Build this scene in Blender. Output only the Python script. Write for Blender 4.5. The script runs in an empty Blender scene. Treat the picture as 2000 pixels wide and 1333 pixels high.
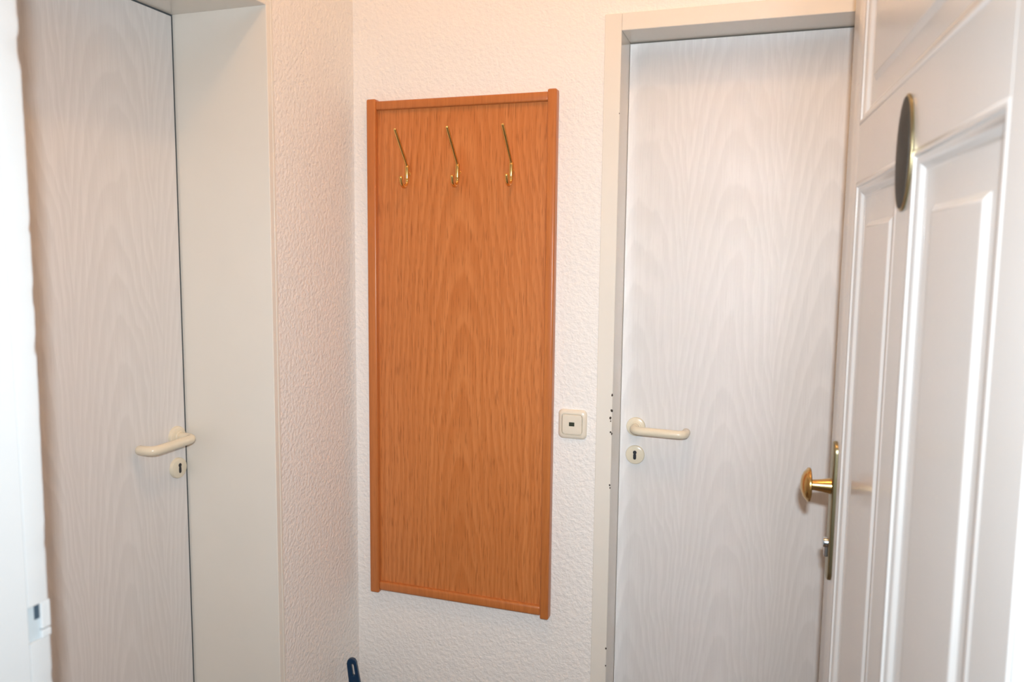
import bpy, bmesh, math, random
from mathutils import Vector, Matrix
random.seed(4)
sc = bpy.context.scene
COL = sc.collection

# ------------------------------------------------------------------ camera, light, exposure
CZ = 1.465
FW = Vector((-0.31544666, 0.9430395, -0.10568775)).normalized()
RT = Vector((0.94791927, 0.31831857, 0.01106106)).normalized()
UP = RT.cross(FW).normalized()
cd = bpy.data.cameras.new('camera'); cam = bpy.data.objects.new('camera', cd); COL.objects.link(cam)
M3 = Matrix((RT, UP, -FW)).transposed()
cam.matrix_world = Matrix.Translation((0, 0, CZ)) @ M3.to_4x4()
cd.sensor_width = 36.0; cd.lens = 1531.85 / 2000 * 36; cd.clip_start = 0.02
cd.dof.use_dof = True; cd.dof.focus_distance = 1.92; cd.dof.aperture_fstop = 5.0
sc.camera = cam

w = bpy.data.worlds.new('stairwell_daylight'); sc.world = w; w.use_nodes = True
bg = w.node_tree.nodes['Background']
bg.inputs[0].default_value = (0.80, 0.91, 1.0, 1); bg.inputs[1].default_value = 0.26

# the photographer's flash, on top of and a little behind the lens
fl = bpy.data.lights.new('camera_flash', 'AREA'); fl.shape = 'RECTANGLE'; fl.size = 0.032; fl.size_y = 0.02
fl.energy = 12.3; fl.color = (0.86, 0.945, 1.0); fl.spread = math.radians(115)
flo = bpy.data.objects.new('camera_flash', fl); COL.objects.link(flo)
flo.matrix_world = Matrix.Translation(Vector((0, 0, CZ)) - FW*0.055 + UP*0.085) @ (M3 @ Matrix.Rotation(math.radians(-7), 3, 'X')).to_4x4()

LAMP_POS = Vector((-0.24, 0.90, 2.92)); LAMP_STRENGTH = 130.0; LAMP_COL = (1.0, 0.575, 0.26)

vs = sc.view_settings
vs.view_transform = 'Standard'; vs.look = 'None'; vs.gamma = 1.0; vs.use_curve_mapping = False
vs.exposure = -0.13
sc.cycles.sample_clamp_indirect = 0.0
sc.cycles.blur_glossy = 0.2

# ------------------------------------------------------------------ helpers
def obj(name, bm, mat, parent=None, smooth=None):
    me = bpy.data.meshes.new(name)
    bmesh.ops.recalc_face_normals(bm, faces=bm.faces[:])
    bm.to_mesh(me); bm.free()
    if smooth is not None:
        me.polygons.foreach_set('use_smooth', [True]*len(me.polygons))
        me.set_sharp_from_angle(angle=math.radians(smooth))
    if mat: me.materials.append(mat)
    o = bpy.data.objects.new(name, me); COL.objects.link(o)
    if parent: o.parent = parent
    return o
def empty(name, loc=(0, 0, 0), rz=0.0):
    o = bpy.data.objects.new(name, None); COL.objects.link(o)
    o.location = loc; o.rotation_euler = (0, 0, rz); o.empty_display_size = 0.05
    return o
def tag(o, label=None, cat=None, group=None, kind=None):
    if label: o['label'] = label
    if cat: o['category'] = cat
    if group: o['group'] = group
    if kind: o['kind'] = kind
    return o
def box(x0, x1, y0, y1, z0, z1, bev=0.0, seg=2, bm=None):
    own = bm is None
    b = bmesh.new()
    bmesh.ops.create_cube(b, size=1)
    for v in b.verts:
        v.co = Vector(((x0+x1)/2+v.co.x*(x1-x0), (y0+y1)/2+v.co.y*(y1-y0), (z0+z1)/2+v.co.z*(z1-z0)))
    if bev > 0:
        bmesh.ops.bevel(b, geom=b.edges[:], offset=bev, segments=seg, profile=0.5, affect='EDGES')
    if own: return b
    me = bpy.data.meshes.new('t'); b.to_mesh(me); b.free(); bm.from_mesh(me); bpy.data.meshes.remove(me)
    return bm
def loft(rings, caps=True, bm=None):
    bm = bm or bmesh.new()
    vr = [[bm.verts.new(p) for p in r] for r in rings]
    n = len(rings[0])
    for a, b in zip(vr[:-1], vr[1:]):
        for i in range(n):
            bm.faces.new((a[i], a[(i+1) % n], b[(i+1) % n], b[i]))
    if caps:
        bm.faces.new(vr[0]); bm.faces.new(vr[-1])
    return bm
def lathe(profile, origin, axis, seg=32, sx=1.0, side=None):
    """profile: (radius, height along axis)"""
    ax = Vector(axis).normalized(); o = Vector(origin)
    t = Vector((0, 0, 1)) if abs(ax.z) < .9 else Vector((1, 0, 0))
    e1 = ax.cross(t).normalized(); e2 = e1.cross(ax)
    rings = [[o+ax*h+(e1*math.cos(2*math.pi*i/seg)*sx+e2*math.sin(2*math.pi*i/seg))*max(r, 1e-5) for i in range(seg)] for r, h in profile]
    return loft(rings)
def round_path(pts, rad, n=7):
    pts = [Vector(p) for p in pts]; out = [pts[0]]
    for i in range(1, len(pts)-1):
        a, b, c = pts[i-1], pts[i], pts[i+1]
        d1 = (a-b); d2 = (c-b); r = min(rad, d1.length*.49, d2.length*.49)
        p0 = b+d1.normalized()*r; p1 = b+d2.normalized()*r
        for k in range(n+1):
            t = k/n; out.append(p0*(1-t)**2+b*2*t*(1-t)+p1*t*t)
    out.append(pts[-1]); return out
def tube(path, rad, seg=16, dome=True):
    """round tube along a path; rad may be a list"""
    P = [Vector(p) for p in path]; R = rad if isinstance(rad, (list, tuple)) else [rad]*len(P)
    T = []
    for i in range(len(P)):
        a = P[max(i-1, 0)]; b = P[min(i+1, len(P)-1)]; T.append((b-a).normalized())
    up = Vector((0, 0, 1)) if abs(T[0].z) < .9 else Vector((1, 0, 0))
    e1 = T[0].cross(up).normalized(); rings = []
    for i in range(len(P)):
        e1 = (e1-T[i]*e1.dot(T[i])).normalized(); e2 = T[i].cross(e1)
        def ring(c, r): return [c+(e1*math.cos(2*math.pi*k/seg)+e2*math.sin(2*math.pi*k/seg))*r for k in range(seg)]
        if dome and i == 0:
            for a in (80, 55, 30): rings.append(ring(P[0]-T[0]*R[0]*math.sin(math.radians(a))*.7, R[0]*math.cos(math.radians(a))))
        rings.append(ring(P[i], R[i]))
        if dome and i == len(P)-1:
            for a in (30, 55, 80): rings.append(ring(P[i]+T[i]*R[i]*math.sin(math.radians(a))*.7, R[i]*math.cos(math.radians(a))))
    return loft(rings)
def rrect(cx, cz, hx, hz, r, n=6):
    out = []
    for q, (sx, sz) in enumerate(((1, 1), (-1, 1), (-1, -1), (1, -1))):
        for k in range(n+1):
            a = math.pi/2*(q+k/n)
            out.append((cx+sx*(hx-r)+math.cos(a)*r, cz+sz*(hz-r)+math.sin(a)*r))
    return out

# ------------------------------------------------------------------ materials
class NT:
    def __init__(s, name):
        s.mat = bpy.data.materials.new(name); s.mat.use_nodes = True; s.t = s.mat.node_tree
        s.b = s.t.nodes['Principled BSDF']
    def node(s, typ, **kw):
        n = s.t.nodes.new(typ)
        for k, v in kw.items(): setattr(n, k, v)
        return n
    def put(s, sock, v):
        if isinstance(v, (int, float)): sock.default_value = v
        elif isinstance(v, tuple): sock.default_value = v if len(v) != 3 or sock.type == 'VECTOR' else v+(1,)
        else: s.t.links.new(v, sock)
    def m(s, op, a, b=0.0, c=0.0):
        n = s.node('ShaderNodeMath', operation=op)
        s.put(n.inputs[0], a); s.put(n.inputs[1], b); s.put(n.inputs[2], c)
        return n.outputs[0]
    def xyz(s, x, y, z):
        n = s.node('ShaderNodeCombineXYZ')
        for i, v in enumerate((x, y, z)): s.put(n.inputs[i], v)
        return n.outputs[0]
    def coord(s):
        tc = s.node('ShaderNodeTexCoord'); sp = s.node('ShaderNodeSeparateXYZ')
        s.t.links.new(tc.outputs['Object'], sp.inputs[0])
        return tc.outputs['Object'], sp.outputs[0], sp.outputs[1], sp.outputs[2]
    def noise(s, vec, scale, detail=2.0, rough=0.5):
        n = s.node('ShaderNodeTexNoise'); s.put(n.inputs['Vector'], vec)
        n.inputs['Scale'].default_value = scale; n.inputs['Detail'].default_value = detail; n.inputs['Roughness'].default_value = rough
        return n.outputs['Fac']
    def mix(s, f, a, b):
        n = s.node('ShaderNodeMix', data_type='RGBA'); s.put(n.inputs['Factor'], f); s.put(n.inputs['A'], a); s.put(n.inputs['B'], b)
        return n.outputs['Result']
    def ramp(s, v, lo, hi):
        n = s.node('ShaderNodeMapRange', interpolation_type='SMOOTHSTEP'); s.put(n.inputs[0], v)
        n.inputs[1].default_value = lo; n.inputs[2].default_value = hi
        return n.outputs[0]
    def bump(s, h, strength, dist):
        n = s.node('ShaderNodeBump'); s.put(n.inputs['Height'], h); n.inputs['Strength'].default_value = strength; n.inputs['Distance'].default_value = dist
        s.t.links.new(n.outputs[0], s.b.inputs['Normal'])
    def set(s, **kw):
        for k, v in kw.items(): s.put(s.b.inputs[k.replace('_', ' ')], v)
        return s.mat

def paint(name, col, rough=0.4, bump=0.0, coat=0.0, spec=0.5):
    n = NT(name); v, x, y, z = n.coord()
    f = n.noise(v, 9.0, 3.0)
    c2 = tuple(c*0.95 for c in col)
    if bump: n.bump(n.noise(v, 160.0, 2.0), bump, 0.001)
    n.set(Base_Color=n.mix(f, col, c2), Roughness=rough, Coat_Weight=coat, Coat_Roughness=0.08)
    n.b.inputs['Specular IOR Level'].default_value = spec
    return n.mat
def plain(name, col, rough=0.4, metal=0.0):
    n = NT(name); v, x, y, z = n.coord()
    f = n.noise(v, 60.0, 3.0)
    return n.set(Base_Color=n.mix(f, col, tuple(c*0.9 for c in col)), Roughness=n.m('MULTIPLY_ADD', f, 0.12, rough-0.06), Metallic=metal)
def wall_mat():
    n = NT('rough_plaster_white'); v, x, y, z = n.coord()
    a = n.noise(v, 112.0, 2.0, 0.45); b = n.noise(v, 240.0, 2.0)
    h = n.m('MULTIPLY_ADD', b, 0.35, a)
    n.bump(n.ramp(h, 0.35, 1.0), 0.47, 0.0033)
    f = n.noise(v, 2.5, 3.0)
    return n.set(Base_Color=n.mix(f, (0.86, 0.82, 0.785), (0.835, 0.795, 0.76)), Roughness=0.75)
def wood_mat(name, dark, mid, light, period, zb, k, spacing, contrast, pores, rough, u0=0.0, phase=0.0, coat=0.0, pu=270.0):
    """veneer with vertical grain: nested cathedral arches, streaks and fine pores"""
    n = NT(name); v, x, y, z = n.coord()
    u = n.m('SUBTRACT', n.m('ADD', x, y), u0)
    wv = n.xyz(n.m('MULTIPLY', u, 7.0), 0.0, n.m('MULTIPLY', z, 2.2))
    warp = n.m('SUBTRACT', n.noise(wv, 1.0, 3.0), 0.5)
    wf = n.m('SUBTRACT', n.noise(n.xyz(n.m('MULTIPLY', u, 60.0), 3.0, n.m('MULTIPLY', z, 7.0)), 1.0, 2.0), 0.5)
    uu = n.m('MULTIPLY_ADD', wf, 0.010, n.m('MULTIPLY_ADD', warp, 0.075, u))
    if period:
        uu = n.m('SUBTRACT', n.m('PINGPONG', n.m('ADD', uu, phase), period), period/2)
    zz = n.m('MULTIPLY', n.m('SUBTRACT', z, zb), k)
    zz = n.m('MULTIPLY_ADD', warp, 0.03, zz)
    r = n.m('SQRT', n.m('ADD', n.m('MULTIPLY', uu, uu), n.m('MULTIPLY', zz, zz)))
    ring = n.m('FRACT', n.m('DIVIDE', r, spacing))
    band = n.m('MULTIPLY', n.ramp(ring, 0.0, 0.75), n.m('SUBTRACT', 1.0, n.ramp(ring, 0.82, 1.0)))
    streak = n.noise(n.xyz(n.m('MULTIPLY', u, 110.0), 1.0, n.m('MULTIPLY', z, 1.6)), 1.0, 4.0, 0.6)
    pore = n.noise(n.xyz(n.m('MULTIPLY', u, pu), 2.0, n.m('MULTIPLY', z, 17.0)), 1.0, 2.0, 0.6)
    patch = n.noise(n.xyz(n.m('MULTIPLY', u, 6.0), 5.0, n.m('MULTIPLY', z, 2.5)), 1.0, 3.0)
    f = n.m('MULTIPLY_ADD', band, contrast, n.m('MULTIPLY', streak, 1.0-contrast))
    c = n.mix(n.ramp(f, 0.22, 0.72), light, mid)
    c = n.mix(n.m('MULTIPLY', n.ramp(patch, 0.42, 0.75), 0.45), c, mid)
    pm = n.m('MULTIPLY', n.ramp(pore, 0.50, 0.72), pores)
    c = n.mix(pm, c, dark)
    n.bump(n.m('MULTIPLY_ADD', pore, -1.0, n.m('MULTIPLY', band, -0.3)), 0.25, 0.0004)
    return n.set(Base_Color=c, Roughness=rough, Coat_Weight=coat, Coat_Roughness=0.3)

M_WALL = wall_mat()
M_CEIL = paint('ceiling_white', (0.82, 0.80, 0.78), 0.8, 0.3)
M_FRAME = paint('cream_frame_lacquer', (0.80, 0.755, 0.685), 0.22)
M_ENTRY = paint('old_white_gloss_paint', (0.70, 0.69, 0.68), 0.20, 0.05)
M_JAMB = paint('thick_white_gloss_paint', (0.65, 0.66, 0.66), 0.4, 0.12)
M_LAM = wood_mat('white_grain_laminate', (0.60, 0.575, 0.57), (0.69, 0.67, 0.66), (0.755, 0.735, 0.725), 0.22, -0.5, 0.075, 0.0085, 0.26, 0.28, 0.44, phase=0.07, pu=330.0)
M_OAK = wood_mat('orange_oak_veneer', (0.30, 0.085, 0.018), (0.51, 0.160, 0.039), (0.625, 0.225, 0.067), 0.0, -0.35, 0.085, 0.013, 0.21, 0.65, 0.36, u0=-0.006)
M_OAKR = wood_mat('orange_oak_solid', (0.30, 0.088, 0.020), (0.47, 0.145, 0.036), (0.55, 0.185, 0.050), 0.0, -3.0, 0.03, 0.02, 0.15, 0.35, 0.32)
M_BRASS = plain('polished_brass', (0.86, 0.56, 0.20), 0.16, 1.0)
M_BRASSD = plain('aged_brass', (0.34, 0.29, 0.17), 0.34, 1.0)
M_KNOB = plain('worn_brass', (0.62, 0.40, 0.15), 0.24, 1.0)
M_STEEL = plain('chrome_steel', (0.55, 0.58, 0.60), 0.22, 1.0)
M_NYLON = plain('cream_nylon', (0.80, 0.715, 0.56), 0.22)
M_SWITCH = plain('cream_plastic', (0.80, 0.72, 0.60), 0.25)
M_DARK = plain('keyhole_shade', (0.012, 0.014, 0.02), 0.6)  # near-black colour in place of the shade inside a keyhole
M_GREENW = plain('dark_indicator', (0.04, 0.05, 0.035), 0.2)
M_PLAQUE = plain('dark_enamel', (0.05, 0.048, 0.042), 0.55)
M_PLAQUE.node_tree.nodes['Principled BSDF'].inputs['Specular IOR Level'].default_value = 0.2
M_CHIP = plain('chipped_bare_wood', (0.055, 0.04, 0.03), 0.8)
M_BLUE = plain('navy_plastic', (0.006, 0.035, 0.085), 0.22)
M_STRIKE = plain('painted_strike_metal', (0.52, 0.58, 0.61), 0.35)
M_STRIKED = plain('strike_hole_shade', (0.05, 0.08, 0.11), 0.6)  # dark blue-grey colour in place of shade inside the strike opening
M_BRISTLE = plain('black_bristle', (0.02, 0.02, 0.025), 0.7)
M_RUBBER = plain('grey_door_seal', (0.075, 0.09, 0.10), 0.8)
M_FLOOR = wood_mat('brown_laminate_floor', (0.10, 0.06, 0.035), (0.18, 0.11, 0.065), (0.25, 0.165, 0.10), 0.12, -1.0, 0.1, 0.02, 0.4, 0.4, 0.35)

# ------------------------------------------------------------------ the room
D = 1.853; XL = -1.0615; XR = 0.47; CE = 3.06; FY = 0.587
YR = 1.4698; DR = 0.2314; XD = XL-DR; DD = 0.0952; YD = D+DD
AJ = 0.012; A0 = -0.3985; A1 = -0.3593; ZL = 1.985; ZLL = 1.992; A2 = A1+0.735
JX = 0.1611; JY = 0.5879; TH = 0.0663; W = 0.86

def struct(name, bm, mat, label, cat):
    return tag(obj(name, bm, mat), label, cat, kind='structure')
b = box(XL-0.35, XR+0.15, FY-0.2, D+0.30, -0.08, 0.0); box(-2.2, 1.9, -1.4, FY-0.2, -0.08, 0.0, bm=b)
struct('floor', b, M_FLOOR, 'brown wood floor of the small hall', 'floor')
struct('ceiling', box(XL-0.35, XR+0.15, FY-0.2, D+0.30, CE, CE+0.1), M_CEIL, 'white ceiling over the small hall', 'ceiling')
# back wall with the opening of the right door
b = box(XL-0.30, A1-0.015, D, D+0.16, 0, CE); box(A2+0.015, XR+0.15, D, D+0.16, 0, CE, bm=b); box(A1-0.015, A2+0.015, D, D+0.16, ZL+0.015, CE, bm=b)
struct('wall_back', b, M_WALL, 'white rough plaster wall behind the coat rack', 'wall')
# left wall with the opening of the deep-set door
Y0 = YR-0.735
b = box(XL-0.30, XL, YR+0.015, D, 0, CE); box(XL-0.30, XL, FY-0.2, Y0-0.015, 0, CE, bm=b); box(XL-0.30, XL, Y0-0.015, YR+0.015, ZLL+0.015, CE, bm=b)
struct('wall_left', b, M_WALL, 'white rough plaster wall beside the deep-set door', 'wall')
struct('wall_right', box(XR, XR+0.15, FY, D, 0, CE), M_WALL, 'white plaster wall behind the open panelled door', 'wall')
# entry wall around the opening the camera looks through
b = box(-2.2, JX-W-0.045, FY-0.17, FY, 0, CE); box(JX+0.045, 1.9, FY-0.17, FY, 0, CE, bm=b); box(JX-W-0.045, JX+0.045, FY-0.17, FY, 2.12, CE, bm=b)
struct('wall_front', b, M_WALL, 'white plaster wall around the entry doorway', 'wall')

# ------------------------------------------------------------------ lined door frames
def frame_piece(root, name, *a, bev=0.0015):
    return obj(name, box(*a, bev=bev), M_FRAME, root)
t1 = tag(empty('trim_1', (0, 0, 0)), 'cream lining and architrave of the deep-set left door', 'door frame', kind='structure')
frame_piece(t1, 'lining_board', XD-0.06, XL+AJ, YR, YR+0.0145, 0, ZLL+0.0145)
frame_piece(t1, 'lining_board', XD-0.06, XL+AJ, Y0-0.0145, Y0, 0, ZLL+0.0145)
frame_piece(t1, 'lining_head', XD-0.06, XL+AJ, Y0, YR, ZLL, ZLL+0.0145)
frame_piece(t1, 'architrave', XL, XL+AJ, YR+0.0148, YR+0.0225, 0, ZLL+0.022)
frame_piece(t1, 'architrave', XL, XL+AJ, Y0-0.0225, Y0-0.0148, 0, ZLL+0.022)
frame_piece(t1, 'architrave_head', XL, XL+AJ, Y0-0.0148, YR+0.0148, ZLL+0.0148, ZLL+0.022)
obj('door_seal', box(XD-0.05, XD-0.0015, YR-0.0048, YR-0.0002, 0.01, ZLL-0.0002), M_RUBBER, t1)
obj('door_seal', box(XD-0.05, XD-0.0015, Y0+0.004, YR-0.005, ZLL-0.0038, ZLL-0.0002), M_RUBBER, t1)
t2 = tag(empty('trim_2', (0, 0, 0)), 'cream lining and architrave of the right door with chipped paint', 'door frame', kind='structure')
frame_piece(t2, 'lining_board', A1-0.0145, A1, D-AJ+0.0006, YD+0.06, 0, ZL+0.0145)
frame_piece(t2, 'lining_board', A2, A2+0.0145, D-AJ+0.0006, YD+0.06, 0, ZL+0.0145)
frame_piece(t2, 'lining_head', A1, A2, D-AJ+0.0006, YD+0.06, ZL, ZL+0.0145)
frame_piece(t2, 'architrave', A0, A1-0.0002, D-AJ, D-0.0002, 0, ZL+0.039)
frame_piece(t2, 'architrave', A2+0.0002, A2+0.039, D-AJ, D-0.0002, 0, ZL+0.039)
frame_piece(t2, 'architrave_head', A1, A2, D-AJ, D-0.0002, ZL+0.0002, ZL+0.039)
for dz, rr, dx in ((1.1385, .0022, 0), (1.101, .0030, 0), (1.083, .0026, -.003), (1.0755, .0016, -.002), (1.048, .0020, -.002), (1.044, .0018, .001), (0.917, .0020, -.001), (0.910, .0014, 0), (0.50, .0020, 0), (0.455, .0016, 0.0), (1.80, .0010, 0)):
    bm = bmesh.new(); bmesh.ops.create_icosphere(bm, subdivisions=1, radius=rr*1.45)
    for v in bm.verts:
        v.co = Vector((v.co.x*0.8*random.uniform(.7, 1.2), v.co.y*0.35, v.co.z*random.uniform(.8, 1.7)))+Vector((A1-0.0012+dx, D-AJ+0.0003, dz))
    obj('paint_chip', bm, M_CHIP, t2)

# ------------------------------------------------------------------ the two flush doors
def lever(root, base, nrm, along, rz, kz):
    """nylon U-shaped lever on a round rose, with a separate key rose; vectors in root space"""
    n = Vector(nrm); a = Vector(along); p = Vector(base)+Vector((0, 0, rz)); q = Vector(base)+Vector((0, 0, kz))
    prof = [(.0238, 0), (.0238, .0055), (.0228, .0078), (.020, .009), (.0001, .009)]
    ro = obj('handle_rose', lathe(prof, p, n, 40), M_NYLON, root, 40)
    path = round_path([p+n*.006, p+n*.052, p+a*.126+n*.052+Vector((0, 0, -.002)), p+a*.126+n*.016+Vector((0, 0, -.002))], .024, 9)
    obj('handle_lever', tube(path, .0103, 20), M_NYLON, root, 60)
    obj('handle_collar', lathe([(.0135, .009), (.0135, .012), (.012, .0135), (.0001, .0135)], p, n, 28), M_NYLON, ro, 40)
    kr = obj('key_rose', lathe(prof, q, n, 40), M_NYLON, root, 40)
    e = n.cross(Vector((0, 0, 1)))
    pts = []
    for i in range(25):
        t = math.radians(-35+250*i/24); pts.append((math.cos(t)*.0047, .0068+math.sin(t)*.0047))
    pts += [(-.0030, .003), (-.0038, 0.0), (-.0038, -.0085), (-.002, -.0115), (.002, -.0115), (.0038, -.0085), (.0038, 0.0), (.0030, .003)]
    rings = [[q+n*h+e*x+Vector((0, 0, z)) for x, z in pts] for h in (.0085, .0094)]
    obj('keyhole_patch', loft(rings), M_DARK, kr)  # thin dark piece on the rose, its colour stands in for shaded depth
d1 = tag(empty('door_1', (XD, YR-0.005, 0)), 'closed white wood-grain door set deep in the left wall', 'door', kind='structure')
obj('door_leaf', box(-0.04, 0, -(0.735-0.008), 0, 0.006, ZLL-0.004, bev=0.0012), M_LAM, d1)
lever(d1, (0, -0.030, 0), (1, 0, 0), (0, -1, 0), 1.0475, 0.9735)
d2 = tag(empty('door_2', (A1+0.0006, YD, 0)), 'closed white wood-grain door right of the light switch', 'door', kind='structure')
obj('door_leaf', box(0, 0.729, 0, 0.04, 0.006, ZL-0.003, bev=0.0012), M_LAM, d2)
lever(d2, (-0.3185-A1-0.0006, 0, 0), (0, -1, 0), (1, 0, 0), 1.0445, 0.9722)

# ------------------------------------------------------------------ coat rack board
P0, P1, P2, P3 = -1.0101, -0.9838, -0.5297, -0.507; PZ0, PZ1 = 0.5555, 1.8625
PC = (P0+P3)/2
cr = tag(empty('coat_rack', (PC, D, PZ0)), 'orange oak coat rack board with three brass hooks on the white wall', 'coat rack')
hw = P3-PC; H = PZ1-PZ0
obj('back_panel', box(-hw+0.012, hw-0.012, -0.014, -0.001, 0.006, H-0.006), M_OAK, cr)
for x0, x1 in ((P0-PC, P1-PC), (P2-PC, P3-PC)):
    obj('stile', box(x0, x1, -0.028, -0.0005, 0, H, bev=0.0045, seg=3), M_OAKR, cr, 35)
obj('rail', box(P1-PC-0.002, P2-PC+0.002, -0.0245, -0.001, H-0.0275, H-0.0055, bev=0.004, seg=3), M_OAKR, cr, 35)
obj('rail', box(P1-PC-0.002, P2-PC+0.002, -0.0245, -0.001, 0.0065, 0.0315, bev=0.006, seg=3), M_OAKR, cr, 35)
for k, hx in enumerate((-0.8975, -0.7596, -0.619)):
    hk = empty('coat_hook', (hx-PC, -0.014, 1.678-PZ0)); hk.parent = cr
    yb = -0.009
    obj('back_plate', lathe([(.0062, 0), (.0062, .002), (.005, .0032), (.0001, .0032)], (0, 0.0002, -0.004), (0, -1, 0), 20), M_BRASS, hk, 40)
    obj('upper_prong', tube([(0, yb, .008), (0, yb-.002, .0165), (0, yb-.006, .0225), (0, yb-.036, .059), (0, yb-.066, .0955)], .0043, 14), M_BRASS, hk, 50)
    obj('sleeve', lathe([(.0042, -.0185), (.0056, -.0175), (.0061, -.014), (.0061, .010), (.0056, .0155), (.0042, .0175)], (0, yb, 0), (0, 0, 1), 18), M_BRASS, hk, 45)
    arc = [(0, yb, -.017), (0, yb, -.022)]
    for i in range(1, 13):
        a = math.pi*i/12
        arc.append((0, yb-.0165+.0165*math.cos(a), -.022-.0155*math.sin(a)))
    arc.append((0, yb-.035, -.0165))
    obj('lower_prong', tube(arc, [.0050]*2+[.0044]*10+[.0046, .0049, .0051], 14), M_BRASS, hk, 50)

# ------------------------------------------------------------------ light switch
sw = tag(empty('light_switch', (-0.4588, D, 1.0588)), 'cream square light switch with small dark window beside the coat rack', 'light switch')
def rings_xz(spec): return [[(x, -h, z) for x, z in rrect(0, 0, hx, hx*1.02, r)] for hx, r, h in spec]
obj('switch_frame', loft(rings_xz([(.0355, .011, 0), (.036, .012, .003), (.0352, .012, .0055), (.032, .011, .0085), (.0275, .009, .0098), (.0264, .0085, .0098), (.0260, .0085, .0050)])), M_SWITCH, sw, 35)
rk = obj('rocker', loft([[(x, -(h+0.0006*(z/.02)), z) for x, z in rrect(0, 0, hx, hx*0.98, r)] for hx, r, h in [(.0250, .0075, .0055), (.0250, .0075, .0098), (.0242, .0072, .0110), (.021, .006, .0114)]]), M_SWITCH, sw, 35)
obj('indicator_window', loft([[(x, -h, z) for x, z in rrect(-.0005, .001, hx, hx*.72, .0008, 3)] for hx, h in ((.0068, .0105), (.0068, .0118))]), M_GREENW, rk)

# ------------------------------------------------------------------ open panelled entry door (local x from hinge, y outward face, z up)
d3 = tag(empty('door_3', (JX, JY, 0), math.pi/2+TH), 'open old white panelled entry door with brass knob and dark oval plaque', 'door', kind='structure')
SL, SR, MU0, MU1 = 0.749, 0.080, 0.380, 0.450
ZB, ZM0, ZM1, ZT, ZH = 0.26, 1.586, 1.672, 1.96, 2.085
TK = -0.040
def dbox(name, s0, s1, z0, z1): return obj(name, box(s0, s1, TK, 0, z0, z1, bev=0.0006, seg=1), M_ENTRY, d3)
obj('stile', box(SL, W, TK, 0, 0.008, ZH, bev=0.0022, seg=2), M_ENTRY, d3, 40)
dbox('stile', 0.001, SR, 0.008, ZH)
dbox('rail', SR, SL, 0.008, ZB); dbox('rail', SR, SL, ZM0, ZM1); dbox('rail', SR, SL, ZT, ZH)
dbox('mullion', MU0, MU1, ZB, ZM0)
def rect(s0, s1, z0, z1, i, h): return [(s0+i, h, z0+i), (s1-i, h, z0+i), (s1-i, h, z1-i), (s0+i, h, z1-i)]
MOLD = [(-.0005, -.0002), (.0012, .0008), (.0045, .0010), (.0070, .0004), (.0090, -.0020), (.0112, -.0026), (.0140, -.0034), (.0175, -.0062), (.0205, -.0088), (.0235, -.0101), (.025, -.0104), (.025, -.014)]
for s0, s1, z0, z1, mg in ((MU1, SL, ZB, ZM0, .038), (SR, MU0, ZB, ZM0, .038), (SR, SL, ZM1, ZT, .030)):
    obj('molding', loft([rect(s0, s1, z0, z1, i, h) for i, h in MOLD], caps=False), M_ENTRY, d3, 30)
    pn = obj('panel', box(s0-.004, s1+.004, -.022, -.0105, z0-.004, z1+.004), M_ENTRY, d3)
    f0 = .025+mg
    obj('raised_field', loft([rect(s0, s1, z0, z1, i, h) for i, h in ((f0-.001, -.0107), (f0, -.0103), (f0+.0055, -.0066), (f0+.0070, -.0060), (f0+.009, -.0060))]), M_ENTRY, pn, 30)
# long lock plate with fixed knob and cylinder
PS0, PS1, LZ0, LZ1 = 0.777, 0.815, 0.930, 1.168
pc = (PS0+PS1)/2; pz = (LZ0+LZ1)/2
lp = obj('lock_plate', loft([[(x, h, z) for x, z in rrect(pc, pz, (PS1-PS0)/2-i, (LZ1-LZ0)/2-i, .0185-i, 8)] for i, h in ((0, 0), (0, .0042), (.0012, .0058), (.003, .0064))]), M_BRASSD, d3, 40)
lp['label'] = 'long aged brass lock plate'
KZ = 1.091
obj('knob_neck', lathe([(.0135, .005), (.0128, .010), (.0108, .020), (.0092, .032), (.009, .040)], (pc, 0, KZ), (0, 1, 0), 28), M_KNOB, lp, 50)
obj('knob', lathe([(.0075, .036), (.020, .0372), (.0272, .0383), (.0288, .0398), (.0288, .0422), (.0272, .0440), (.0258, .0436), (.0248, .0455), (.021, .0490), (.014, .0522), (.006, .0538), (.0001, .0541)], (pc, 0, KZ), (0, 1, 0), 40), M_KNOB, lp, 35)
obj('lock_cylinder', lathe([(.0085, .004), (.0085, .0125), (.0078, .0138), (.0001, .0138)], (pc, 0, 0.994), (0, 1, 0), 24), M_STEEL, lp, 40)
obj('cylinder_body', box(pc-.005, pc+.005, .004, .0115, 0.970, 0.993, bev=.0015), M_STEEL, lp)
# oval plaque on the mullion
ol = obj('oval_plaque_rim', loft([[(0.413+math.cos(2*math.pi*k/56)*(.0355-i), h, 1.588+math.sin(2*math.pi*k/56)*(.0655-i)) for k in range(56)] for i, h in ((.001, 0), (0, .0010), (0, .0026), (.0012, .0036), (.003, .0038))]), M_BRASSD, d3, 40)
obj('oval_plaque_face', loft([[(0.413+math.cos(2*math.pi*k/56)*(.0330-i), h, 1.588+math.sin(2*math.pi*k/56)*(.0628-i*1.4)) for k in range(56)] for i, h in ((0, .0032), (.0005, .0046), (.012, .0066), (.024, .0074))]), M_PLAQUE, ol, 40)
ol['label'] = 'dark oval plaque with brass rim'
for z in (0.25, 1.80):
    obj('hinge', tube([(-.006, -.004, z-.045), (-.006, -.004, z+.045)], .0055, 12), M_ENTRY, d3, 50)

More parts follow.
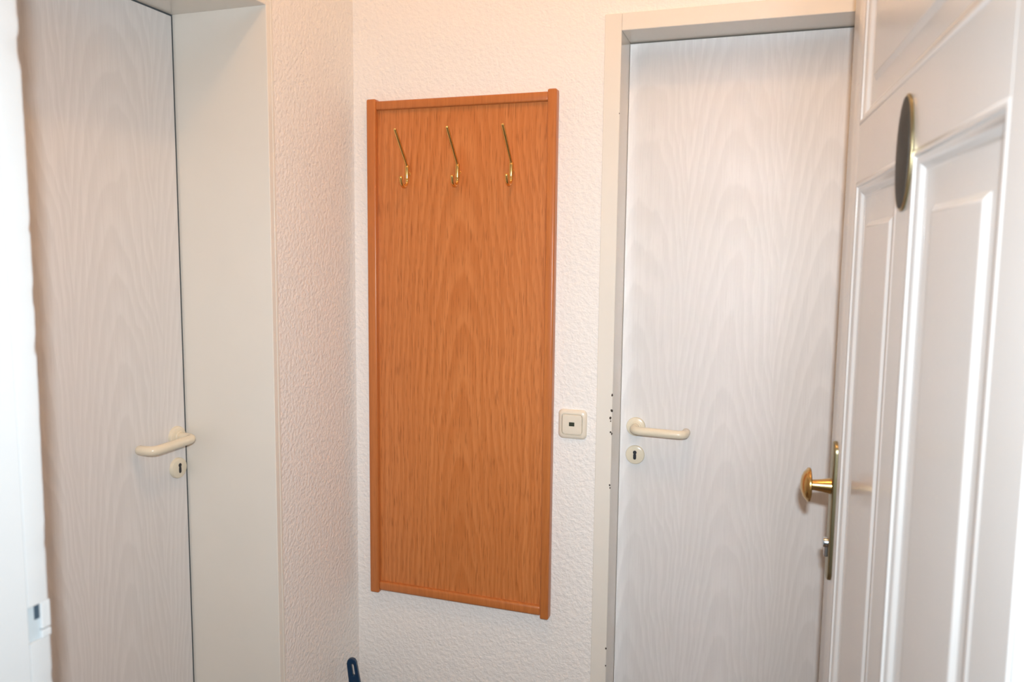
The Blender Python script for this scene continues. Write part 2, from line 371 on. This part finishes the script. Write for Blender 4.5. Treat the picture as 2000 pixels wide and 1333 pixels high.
# ------------------------------------------------------------------ entry frame (jambs the camera looks between)
t3 = tag(empty('trim_3', (0, 0, 0)), 'white painted entry door frame with strike plate in the left jamb', 'door frame', kind='structure')
XJ = JX-W
YS = 0.5630
def strip(z0, z1):
    """rebate strip with a chipped hall-side edge"""
    n = max(2, int((z1-z0)/0.006)); rings = []; chip = 0
    for i in range(n+1):
        z = z0+(z1-z0)*i/n
        if chip <= 0 and random.random() < .035: chip = random.randint(1, 3); amp = random.uniform(.0008, .0022)
        e = JY+0.0012+random.uniform(-.00025, .00025)+.0008*math.sin(z*9+1)-(amp if chip > 0 else 0); chip -= 1
        rings.append([(XJ-.040, YS+.0006, z), (XJ-.0006, YS+.0006, z), (XJ-.0003, YS+.0010, z), (XJ+.0002, JY-.004, z), (XJ-.0008, e-.001, z), (XJ-.002, e, z), (XJ-.040, e, z)])
    return loft(rings)
obj('jamb_board', box(XJ-.040, XJ+.0006, FY-.185, YS-.0006, 0, 2.085, bev=.0004, seg=1), M_JAMB, t3)
SZ0, SZ1 = 1.0705, 1.1080
obj('rebate_strip', strip(SZ1, 2.085), M_JAMB, t3, 35)
obj('rebate_strip', strip(0, SZ0-.0006), M_JAMB, t3, 35)
obj('rebate_strip', box(XJ-.040, XJ+.0002, .5778, JY+.0006, 1.0795, SZ1, bev=.001), M_JAMB, t3)
obj('rebate_strip', box(XJ-.040, XJ+.0002, .5778, JY+.0006, SZ0-.0006, 1.0780, bev=.001), M_JAMB, t3)
sp = obj('strike_plate', box(XJ-.016, XJ-.0025, YS+.0012, .5776, SZ0, SZ1-.0003), M_STRIKE, t3)
obj('strike_shade_patch', box(XJ-.0025, XJ-.0021, .5715, .5774, 1.0920, SZ1-.001), M_STRIKED, sp)  # dark patch lying on the plate, shade of an opening put into colour
obj('jamb_board', box(JX+.030, JX+.044, FY-.185, JY-.0095, 0, 2.085, bev=.0015), M_JAMB, t3)
obj('rebate_strip', box(JX+.0005, JX+.044, JY-.0090, JY-.002, 0, 2.085, bev=.0020), M_JAMB, t3)
obj('head_board', box(XJ-.040, JX+.042, FY-.185, JY-.002, 2.0875, 2.118, bev=.002), M_JAMB, t3)

# ------------------------------------------------------------------ hand brush leaning in the corner (handle with hanging slot)
hb = tag(empty('hand_brush', (-0.959, 1.742, 0.0)), 'dark blue plastic handle with hanging slot leaning in the corner below the coat rack', 'brush')
hb.rotation_euler = (math.radians(-2.0), math.radians(-8.5), math.radians(14)); hb.scale = (1.12, 1.0, 1.075)
def hshape(z): # half width of the handle at height z
    t = (z-.20)/(.383-.20)
    return .0170-.0055*t
outer = []
N_ = 14
for i in range(N_+1): outer.append((hshape(.19+.181*i/N_), .19+.181*i/N_))
for i in range(1, 12):
    a = math.pi*i/12; outer.append((math.cos(a)*.0112, .371+math.sin(a)*.0115))
for i in range(N_, -1, -1): outer.append((-hshape(.19+.181*i/N_), .19+.181*i/N_))
slot = [(math.cos(2*math.pi*k/20)*.0025+.0016, (.3415 if math.sin(2*math.pi*k/20) < 0 else .3650)+math.sin(2*math.pi*k/20)*.0032) for k in range(20)]
bm = bmesh.new()
def edge_loop(pts, y): 
    vv = [bm.verts.new((x, y, z)) for x, z in pts]
    return vv, [bm.edges.new((vv[i], vv[(i+1) % len(vv)])) for i in range(len(vv))]
lo = []
for y in (-.006, .006):
    vo, eo = edge_loop(outer, y); vi, ei = edge_loop(slot, y)
    bmesh.ops.triangle_fill(bm, edges=eo+ei, use_beauty=True); lo.append((vo, vi))
for q in (0, 1):
    a, c = lo[0][q], lo[1][q]
    for i in range(len(a)): bm.faces.new((a[i], a[(i+1) % len(a)], c[(i+1) % len(c)], c[i]))
ho = obj('handle', bm, M_BLUE, hb)
bv = ho.modifiers.new('round', 'BEVEL'); bv.width = .0022; bv.segments = 2; bv.angle_limit = math.radians(50)
obj('brush_head', box(-.021, .021, -.014, .012, .008, .195, bev=.006, seg=3), M_BLUE, hb, 40)
bm = bmesh.new()
for i in range(5):
    for j in range(22):
        x = -.015+.0075*i; z = .018+.0078*j; r = .0024; L_ = -.052+random.uniform(-.004, .002)
        v = [bm.verts.new((x+r*math.cos(q*2.094), -.013, z+r*math.sin(q*2.094))) for q in range(3)]+[bm.verts.new((x+1.3*r*math.cos(q*2.094), L_, z+1.3*r*math.sin(q*2.094))) for q in range(3)]
        for q in range(3): bm.faces.new((v[q], v[(q+1) % 3], v[3+(q+1) % 3], v[3+q]))
        bm.faces.new(v[3:])
tag(obj('bristles', bm, M_BRISTLE, hb), kind='stuff')

# ------------------------------------------------------------------ ceiling lamp of the hall (above the frame)
lm = tag(empty('ceiling_lamp', (LAMP_POS.x, LAMP_POS.y, CE)), 'round warm glowing ceiling lamp of the small hall', 'ceiling lamp')
obj('canopy', lathe([(.045, 0), (.045, -.008), (.036, -.018), (.012, -.022), (.0001, -.022)], (0, 0, 0), (0, 0, 1), 32), M_BRASS, lm, 40)
zc = LAMP_POS.z-CE
obj('socket', lathe([(.016, -.018), (.020, -.030), (.022, zc+.050), (.018, zc+.042)], (0, 0, 0), (0, 0, 1), 24), M_BRASS, lm, 40)
n = NT('warm_glowing_glass')
n.set(Base_Color=(1.0, 0.85, 0.65), Emission_Color=LAMP_COL); n.b.inputs['Emission Strength'].default_value = LAMP_STRENGTH
bm = bmesh.new(); bmesh.ops.create_icosphere(bm, subdivisions=3, radius=.055, matrix=Matrix.Translation((0, 0, zc)))
obj('glass_globe', bm, n.mat, lm, 60)
